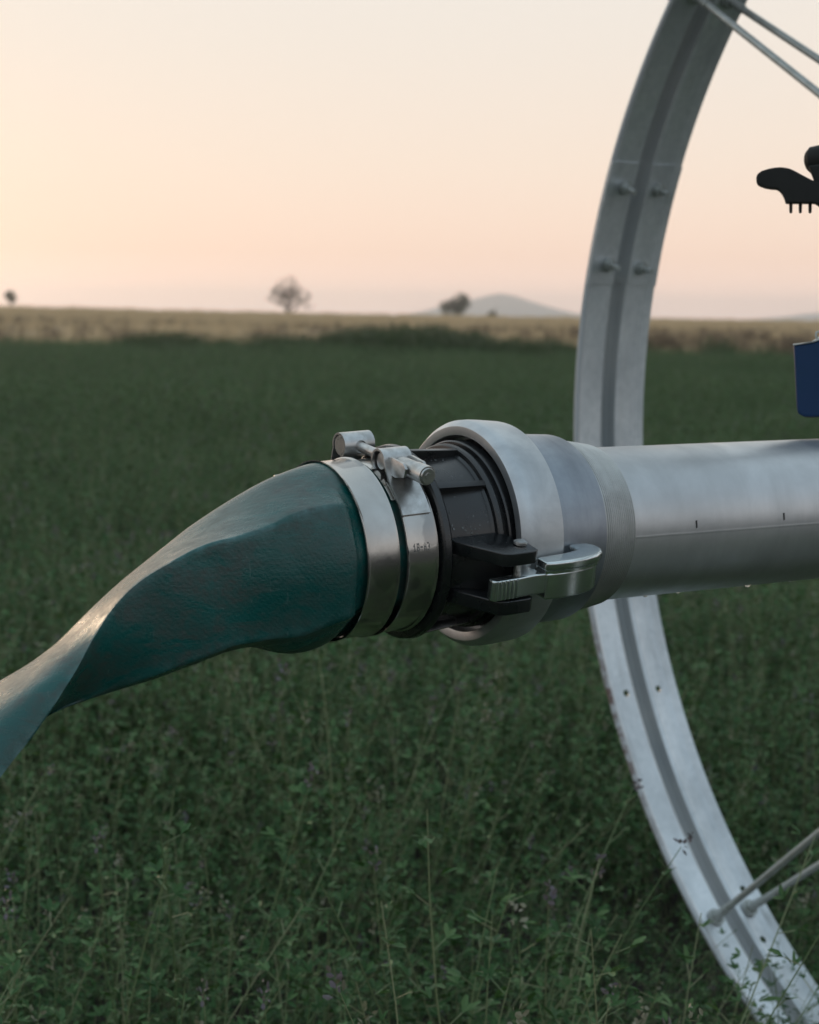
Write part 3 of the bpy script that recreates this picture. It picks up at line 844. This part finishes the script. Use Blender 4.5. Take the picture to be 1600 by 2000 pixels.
def blade_tuft(name, nb, hmin, hmax, spread, width, mats, heads=0.0, lean=.35):
    b = MB()
    for i in range(nb):
        a = U(0, 6.283); r_ = spread * math.sqrt(rnd()); p = Vector((r_ * math.cos(a), r_ * math.sin(a), 0))
        H = U(hmin, hmax); az = U(0, 6.283); d = Vector((math.cos(az), math.sin(az), 0)); sd = Vector((-d.y, d.x, 0))
        w = width * U(.6, 1.3); vs = []; ns = 4; ln = U(.05, lean)
        for k in range(ns + 1):
            t = k / ns; q = p + Vector((0, 0, H * t * (1 - .15 * t * ln))) + d * H * ln * t * t
            ww = w * (1 - .9 * t ** 1.6); vs += [q + sd * ww, q - sd * ww]
        b.add(vs, [(2 * k, 2 * k + 1, 2 * k + 3, 2 * k + 2) for k in range(ns)], 0)
        if rnd() < heads:
            top = (vs[-1] + vs[-2]) * .5
            for q in range(5): leaflet(b, top - Vector((0, 0, q * .018)), Vector((U(-.4, .4), U(-.4, .4), 1)), rvec(), .035, .012, min(1, len(mats) - 1))
    o = b.build(name, mats, smooth=False, link=False); PROTO.objects.link(o); return o
def bushy(name, ns, hmin, hmax, spread, mats, leafn=30, L=.05):
    b = MB()
    for i in range(ns):
        a = U(0, 6.283); r_ = spread * math.sqrt(rnd()); p = Vector((r_ * math.cos(a), r_ * math.sin(a), 0)); H = U(hmin, hmax)
        tip = p + Vector((U(-.25, .25) * H, U(-.25, .25) * H, H)); b.tube([p, p.lerp(tip, .5), tip], [.005, .004, .001], 3, 0, False)
        for k in range(leafn):
            t = U(.15, 1) ; q = p.lerp(tip, t)
            leaflet(b, q + rvec() * .04, rvec() + Vector((0, 0, .5)), rvec(), L * U(.6, 1.4), L * .4, min(1, len(mats) - 1))
    o = b.build(name, mats, smooth=False, link=False); PROTO.objects.link(o); return o

def scatter(name, pts, protos, label_kind='stuff'):
    """pts: (x, y, z, rotz, tilt, scale, index); one object whose points carry the plants"""
    coln = bpy.data.collections.new(name + '_kinds')
    for i, p in enumerate(protos):
        coln.objects.link(p)
    protos_sorted = sorted(protos, key=lambda o: o.name); order = {o.name: i for i, o in enumerate(protos_sorted)}
    me = bpy.data.meshes.new(name); me.from_pydata([p[:3] for p in pts], [], [])
    a = me.attributes.new('rot', 'FLOAT_VECTOR', 'POINT'); s_ = me.attributes.new('scl', 'FLOAT', 'POINT'); ix = me.attributes.new('idx', 'INT', 'POINT')
    a.data.foreach_set('vector', [c for p in pts for c in (p[4] * math.cos(p[3] * 3), p[4] * math.sin(p[3] * 5), p[3])])
    s_.data.foreach_set('value', [p[5] for p in pts]); ix.data.foreach_set('value', [order[protos[p[6] % len(protos)].name] for p in pts])
    ob = bpy.data.objects.new(name, me); COL.objects.link(ob)
    ng = bpy.data.node_groups.new(name, 'GeometryNodeTree')
    ng.interface.new_socket('Geometry', in_out='INPUT', socket_type='NodeSocketGeometry'); ng.interface.new_socket('Geometry', in_out='OUTPUT', socket_type='NodeSocketGeometry')
    N = ng.nodes; gi = N.new('NodeGroupInput'); go = N.new('NodeGroupOutput')
    ci = N.new('GeometryNodeCollectionInfo'); ci.inputs['Collection'].default_value = coln; ci.inputs['Separate Children'].default_value = True; ci.inputs['Reset Children'].default_value = True
    io = N.new('GeometryNodeInstanceOnPoints'); io.inputs['Pick Instance'].default_value = True
    def attr(nm, ty):
        x = N.new('GeometryNodeInputNamedAttribute'); x.data_type = ty; x.inputs['Name'].default_value = nm; return x.outputs['Attribute']
    e2r = N.new('FunctionNodeEulerToRotation')
    L = ng.links.new
    L(gi.outputs[0], io.inputs['Points']); L(ci.outputs[0], io.inputs['Instance']); L(attr('idx', 'INT'), io.inputs['Instance Index'])
    L(attr('rot', 'FLOAT_VECTOR'), e2r.inputs[0]); L(e2r.outputs[0], io.inputs['Rotation']); L(attr('scl', 'FLOAT'), io.inputs['Scale'])
    L(io.outputs[0], go.inputs[0])
    md = ob.modifiers.new('plants', 'NODES'); md.node_group = ng
    ob['kind'] = label_kind
    return ob

near = [alfalfa_clump('alfalfa_plant', 15, .24, .43, .15, .16) for i in range(9)]
tall = [alfalfa_clump('alfalfa_flowering', 9, .34, .52, .13, .45) for i in range(4)]
far = [alfalfa_clump('alfalfa_far', 22, .28, .46, .24, .12, .75) for i in range(5)]
# field: a jittered grid that grows coarser with distance
pts_n = []; pts_f = []
y = -.8
while y < 11:
    st = .138 if y < 5 else .185
    half = .55 * max(y, 0) + 1.9
    x = -half
    while x < half:
        px, py = x + U(-.5, .5) * st, y + U(-.5, .5) * st
        sc_ = U(.84, 1.12) * (.92 + .20 * noise.noise(Vector((px * .9, py * .9, 2))) + .34 * noise.noise(Vector((px * 2.3, py * 2.3, 8))))
        # trodden strip the wheel rolled along and the place below the viewpoint stay low
        wp = WHEEL.inverted() @ Vector((px, py, 0))
        if abs(wp.x) < .11 and abs(wp.y) < .5: sc_ *= .9
        low = .25 < px < 1.75 and 1.1 < py < 2.9
        if low: sc_ *= .64
        if math.hypot(px, py) < .6: sc_ *= .7
        if rnd() < .10: x += st; continue
        i = random.randrange(9) if (rnd() < .68 or low) else 9 + random.randrange(4)
        pts_n.append((px, py, 0, U(0, 6.283), U(0, .12), sc_, i))
        x += st
    y += st
y = 11
while y < 44:
    st = .26 if y < 22 else .36
    half = .62 * y + 2.5
    x = -half
    while x < half:
        px, py = x + U(-.5, .5) * st, y + U(-.5, .5) * st
        if py < edge_y(px): pts_f.append((px, py, 0, U(0, 6.283), U(0, .1), U(.85, 1.1) * (.96 + .26 * noise.noise(Vector((px * .25, py * .25, 2))) + .30 * noise.noise(Vector((px * .9, py * .7, 6)))), random.randrange(5)))
        x += st
    y += st
a1 = scatter('alfalfa', pts_n, near + tall); tag(a1, 'dense green alfalfa crop with small purple flower heads covering the near field', 'alfalfa')
a2 = scatter('alfalfa', pts_f, far); tag(a2, 'even green alfalfa crop of the far field up to the dry grass', 'alfalfa')
# weeds along the far edge
wd = [bushy('weed_clump', 22, .35, .75, .34, [M['stem'], M['weed']], 34, .055) for i in range(4)] 
wg = [blade_tuft('weed_grass', 120, .35, .75, .3, .006, [M['weed'], M['seedhead']], .25) for i in range(3)]
bw = [bushy('dry_weed_clump', 20, .45, .95, .32, [M['brown'], M['brown']], 26, .05) for i in range(4)]
pw = []; pb = []
for i in range(2000):
    x = U(-28, 28); m_ = noise.noise(Vector((x * .22, 1.7, 0))) + .45 * noise.noise(Vector((x * .6, 7, 0)))
    dens = .50 + .7 * m_ + (-.75 if x < -7.2 else 0.16)
    if x > 5.6: dens -= .55
    if rnd() < dens:
        y = edge_y(x) + random.gauss(0, 1.9)
        pw.append((x, y, gz(x, y), U(0, 6.28), U(0, .1), U(.7, 1.05) * (.85 + .8 * max(0, m_)), random.randrange(7)))
for i in range(2000):
    x = U(-28, 30); dens = .9 if x > 5.2 else (.28 if x > -4 else .07)
    if rnd() < dens:
        y = edge_y(x) + 1.2 + abs(random.gauss(0, 5.0))
        pb.append((x, y, gz(x, y), U(0, 6.28), U(0, .12), U(.5, .95), random.randrange(4)))
for i in range(1500):
    y = 50 + 62 * rnd(); x = y * U(-.42, .42)
    if noise.noise(Vector((x * .035, y * .11, 12))) + .35 * noise.noise(Vector((x * .2, y * .3, 2))) > .12:
        pb.append((x, y, gz(x, y), U(0, 6.28), U(0, .12), U(.35, .75), random.randrange(4)))
tag(scatter('weeds', pw, wd + wg), 'dark green weeds in uneven clumps along the far edge of the crop', 'weeds')
tag(scatter('dry_weeds', pb, bw), 'brown dry weeds between the green crop and the straw field', 'weeds')
dg_ = [blade_tuft('dry_grass_tuft', 130, .35, .72, .42, .006, [M['straw'], M['straw']], .5) for i in range(4)]
ds_ = [blade_tuft('stubble_tuft', 60, .10, .26, .40, .007, [M['straw'], M['straw']], 0) for i in range(3)]
pd = []; ps = []
y = 96
while y < 168:
    st = .55 + (y - 96) * .010; half = .5 * y; x = -half
    while x < half:
        px, py = x + U(-.5, .5) * st, y + U(-.5, .5) * st * 2
        pd.append((px, py, gz(px, py), U(0, 6.28), U(0, .15), U(.7, 1.1), random.randrange(4))); x += st
    y += st * 2.2
y = 44
while y < 100:
    st = .55 + (y - 44) * .008; half = .5 * y; x = -half
    while x < half:
        px, py = x + U(-.5, .5) * st, y + U(-.5, .5) * st * 1.6
        if py > edge_y(px):
            if noise.noise(Vector((px * .05, py * .08, 4))) + (px / py) * 1.2 > .05: pd.append((px, py, gz(px, py), U(0, 6.28), U(0, .15), U(.55, .9), random.randrange(4)))
            else: ps.append((px, py, gz(px, py), U(0, 6.28), U(0, .1), U(.7, 1.1), random.randrange(3)))
        x += st
    y += st * 1.6
tag(scatter('dry_grass', pd, dg_), 'tall straw coloured dry grass that reaches the horizon', 'dry grass')
tag(scatter('stubble', ps, ds_), 'short pale stubble of the field beyond the crop', 'stubble')

# ------------------------------------------------------------------ trees on the horizon
def limb(b, p, d, L, r, depth, tips, spread=.6, up=.15):
    n = 4; pts = [p]; q = p.copy(); dd = d.copy()
    for i in range(n):
        dd = (dd + rvec() * .16 + Vector((0, 0, up * .25))).normalized(); q = q + dd * (L / n); pts.append(q.copy())
    b.tube(pts, [r * (1 - .45 * i / n) for i in range(n + 1)], 5 if depth > 1 else 4, 0, False)
    if depth == 0: tips.append((q.copy(), dd.copy())); return
    for k in range(random.choice((2, 3, 3))):
        nd = (dd + rvec() * spread).normalized(); limb(b, pts[random.choice((2, 3, 4, 4))], nd, L * U(.6, .82), r * .55, depth - 1, tips, spread, up)
def tree(name, px, D, base_z, H, label, kind):
    x = (px - 800) / FPX * D * (1 / math.cos(PITCH)) * math.cos(PITCH)
    loc = Vector((x, D, base_z)); t = tag(empty(name, Matrix.Translation(loc)), label, 'tree')
    b = MB(); tips = []
    if kind == 'bare':
        b.tube([(0, 0, -.3), (.03, 0, H * .08), (.0, .02, H * .18)], [H * .030, H * .026, H * .022], 8, 0, False)
        for k in range(11):
            a = k * 2.4 + U(-.3, .3); el = (.42, .7, 1.0, 1.3, 1.5)[k % 5] + U(-.1, .1)
            limb(b, Vector((0, .02, H * U(.06, .18))), Vector((math.cos(a) * math.cos(el), math.sin(a) * math.cos(el), math.sin(el) + .12)).normalized(), H * U(.30, .42), H * .016, 3, tips, .62, .05)
        b.build('trunk', M['bark'], t)
        c = MB()
        for (q, d) in tips:
            for k in range(5):
                e = (d + rvec() * .9).normalized(); L = H * U(.05, .10)
                c.tube([q, q + e * L], [H * .0058, H * .0028], 3, 0, False)
                leaflet(c, q + e * L * U(.3, 1), rvec(), rvec(), H * .026, H * .012, 1)
        c.build('crown', [M['bark'], M['dryleaf']], t, smooth=False)
    else:
        b.tube([(0, 0, -.3), (.05, 0, H * .3), (0, .02, H * .55)], [H * .045, H * .034, H * .02], 8, 0, False)
        for k in range(5):
            a = k * 1.26; b.tube([(0, 0, H * .3), (math.cos(a) * H * .18, math.sin(a) * H * .18, H * .55), (math.cos(a) * H * .28, math.sin(a) * H * .28, H * .7)], [H * .02, H * .014, H * .006], 5, 0, False)
        b.build('trunk', M['bark'], t)
        c = MB()
        lob = kind
        for (lx, ly, lz, lr, nn) in lob:
            for k in range(nn):
                v = rvec() * lr * rnd() ** .45
                v = v * (1 + .3 * noise.noise(v * (3 / (lr * H)) + Vector((lx, 0, 9))))
                q = Vector((lx, ly, lz)) * H + Vector((v.x, v.y, v.z * .92)) * H
                if noise.noise(q * (5 / H)) < -.28: continue
                leaflet(c, q, rvec(), rvec(), H * U(.05, .085), H * .045, 0)
        c.build('crown', [M['treeleaf']], t, smooth=False)
    return t
tree('bare_tree', 557, 190, gz(-13, 190) + .05, 4.1, 'nearly leafless small tree with thin twigs, alone on the horizon', 'bare')
tree('round_tree', 887, 330, .0 + gz(8, 330), 5.6, 'dark leafy tree with two rounded lumps in front of the pale hill', [(.16, 0, .60, .36, 900), (-.30, .05, .44, .30, 650), (.0, 0, .38, .34, 500)])
tree('small_tree', 21, 260, gz(-60, 260) + .1, 3.3, 'small lopsided tree at the far left end of the horizon', [(.0, 0, .74, .24, 420), (-.16, .05, .72, .16, 200), (.1, 0, .56, .18, 260)])
bush = tag(empty('bush', Matrix.Translation((( 955 - 800) / FPX * 165, 165, gz(8, 165)))), 'low dark bush with one thin twig, right of the two lumped tree', 'bush')
b = MB()
for k in range(420):
    v = rvec() * rnd() ** .5; leaflet(b, Vector((v.x * .55, v.y * .5, .62 + v.z * .55)), rvec(), rvec(), .16, .09, 0)
b.build('crown', M['treeleaf'], bush, smooth=False)
b = MB(); b.tube([(0, 0, 0), (.12, 0, .8), (.5, .05, 1.7)], [.05, .035, .01], 5); b.tube([(.12, 0, .8), (-.1, .05, 1.3)], [.03, .008], 5); b.build('stem', M['bark'], bush)

# ------------------------------------------------------------------ air
bm_ = bmesh.new(); bmesh.ops.create_cube(bm_, size=1.0)
for v in bm_.verts: v.co = Vector((v.co.x * 5000, v.co.y * 3400 + 1560, v.co.z * 41 + 17.5))
me = bpy.data.meshes.new('haze'); bm_.to_mesh(me); bm_.free()
hz = bpy.data.objects.new('haze', me); COL.objects.link(hz); tag(hz, kind='stuff')
k = NT('evening_haze'); pv = k.n('ShaderNodeVolumePrincipled'); pv.inputs['Color'].default_value = (.94, .95, .98, 1); pv.inputs['Density'].default_value = .00045
pv.inputs['Anisotropy'].default_value = .80
k.l(pv.outputs[0], k.out.inputs['Volume']); me.materials.append(k.m)

# ------------------------------------------------------------------ sky and sun
SUN_AZ, SUN_EL = R(-30), R(2.2)
w = bpy.data.worlds.new('World'); sc.world = w; w.use_nodes = True
t = w.node_tree; t.nodes.clear()
class WN(NT):
    def __init__(s, tree): s.t = tree; s.out = s.n('ShaderNodeOutputWorld')
k = WN(t)
tc = k.n('ShaderNodeTexCoord'); sx = k.n('ShaderNodeSeparateXYZ'); k.l(tc.outputs['Generated'], sx.inputs[0])
z = sx.outputs['Z']
zz = k.math('POWER', k.math('MAXIMUM', z, 0.0), .5)      # finer steps near the horizon
def zr(deg): return math.sin(R(deg)) ** .5
west = k.ramp(zz, [(0, (1.42, .98, .86)), (zr(.6), (1.28, .89, .74)), (zr(2), (1.04, .755, .605)), (zr(5), (.955, .79, .665)), (zr(8.5), (.895, .80, .71)), (zr(12), (.86, .81, .745)), (zr(25), (.80, .85, .86)), (zr(50), (.62, .74, .81)), (1, (.50, .63, .73))])
east = k.ramp(zz, [(0, (.46, .48, .50)), (zr(4), (.64, .62, .62)), (zr(12), (.64, .66, .69)), (zr(25), (.50, .60, .69)), (zr(50), (.50, .64, .75)), (1, (.50, .63, .73))])
sd = Vector((math.sin(SUN_AZ), math.cos(SUN_AZ), 0))
dt = k.n('ShaderNodeVectorMath', operation='DOT_PRODUCT'); nm = k.n('ShaderNodeVectorMath', operation='NORMALIZE')
cmb = k.n('ShaderNodeCombineXYZ'); k.l(sx.outputs['X'], cmb.inputs[0]); k.l(sx.outputs['Y'], cmb.inputs[1])
k.l(cmb.outputs[0], nm.inputs[0]); k.l(nm.outputs[0], dt.inputs[0]); dt.inputs[1].default_value = sd
az = dt.outputs['Value']
wf = k.n('ShaderNodeMapRange', interpolation_type='SMOOTHSTEP'); wf.inputs[1].default_value = -.55; wf.inputs[2].default_value = .75; k.l(az, wf.inputs[0])
col = k.mix(wf.outputs[0], east, west)
g3 = k.n('ShaderNodeVectorMath', operation='DOT_PRODUCT'); k.l(tc.outputs['Generated'], g3.inputs[0])
s3 = Vector((math.sin(SUN_AZ) * math.cos(R(4)), math.cos(SUN_AZ) * math.cos(R(4)), math.sin(R(4)))); g3.inputs[1].default_value = s3
gl = k.math('POWER', k.math('MAXIMUM', g3.outputs['Value'], 0), 22)
col = k.mix(k.math('MULTIPLY', gl, .18), col, (1.0, .76, .50))
# faint uneven veil
vn = k.noise(k.n('ShaderNodeTexCoord').outputs['Generated'], 3.0, 4, .5)
col = k.mix(k.math('MULTIPLY', k.math('SUBTRACT', vn, .5), .10, True), col, (1, .95, .9))
bg = k.n('ShaderNodeBackground'); k.l(col, bg.inputs[0]); bg.inputs[1].default_value = 1.0
sky = k.n('ShaderNodeTexSky', sky_type='NISHITA'); sky.sun_disc = False; sky.sun_elevation = SUN_EL; sky.sun_rotation = SUN_AZ % (2 * math.pi)
b2 = k.n('ShaderNodeBackground'); k.l(sky.outputs[0], b2.inputs[0]); b2.inputs[1].default_value = .012
ad = k.n('ShaderNodeAddShader'); k.l(bg.outputs[0], ad.inputs[0]); k.l(b2.outputs[0], ad.inputs[1]); k.l(ad.outputs[0], k.out.inputs[0])
ld = bpy.data.lights.new('sun', 'SUN'); ld.energy = .6; ld.angle = R(6); ld.color = (1, .72, .48)
lo = bpy.data.objects.new('sun', ld); COL.objects.link(lo)
sv = Vector((math.sin(SUN_AZ) * math.cos(SUN_EL), math.cos(SUN_AZ) * math.cos(SUN_EL), math.sin(SUN_EL)))
lo.rotation_euler = sv.to_track_quat('Z', 'Y').to_euler(); lo.location = (0, 0, 8)

sc.view_settings.view_transform = 'Standard'; sc.view_settings.look = 'None'; sc.view_settings.exposure = 0; sc.view_settings.gamma = 1
sc.cycles.max_bounces = 8; sc.cycles.transparent_max_bounces = 8; sc.cycles.volume_bounces = 1
sc.cycles.use_denoising = True
sc.cycles.sample_clamp_indirect = 6
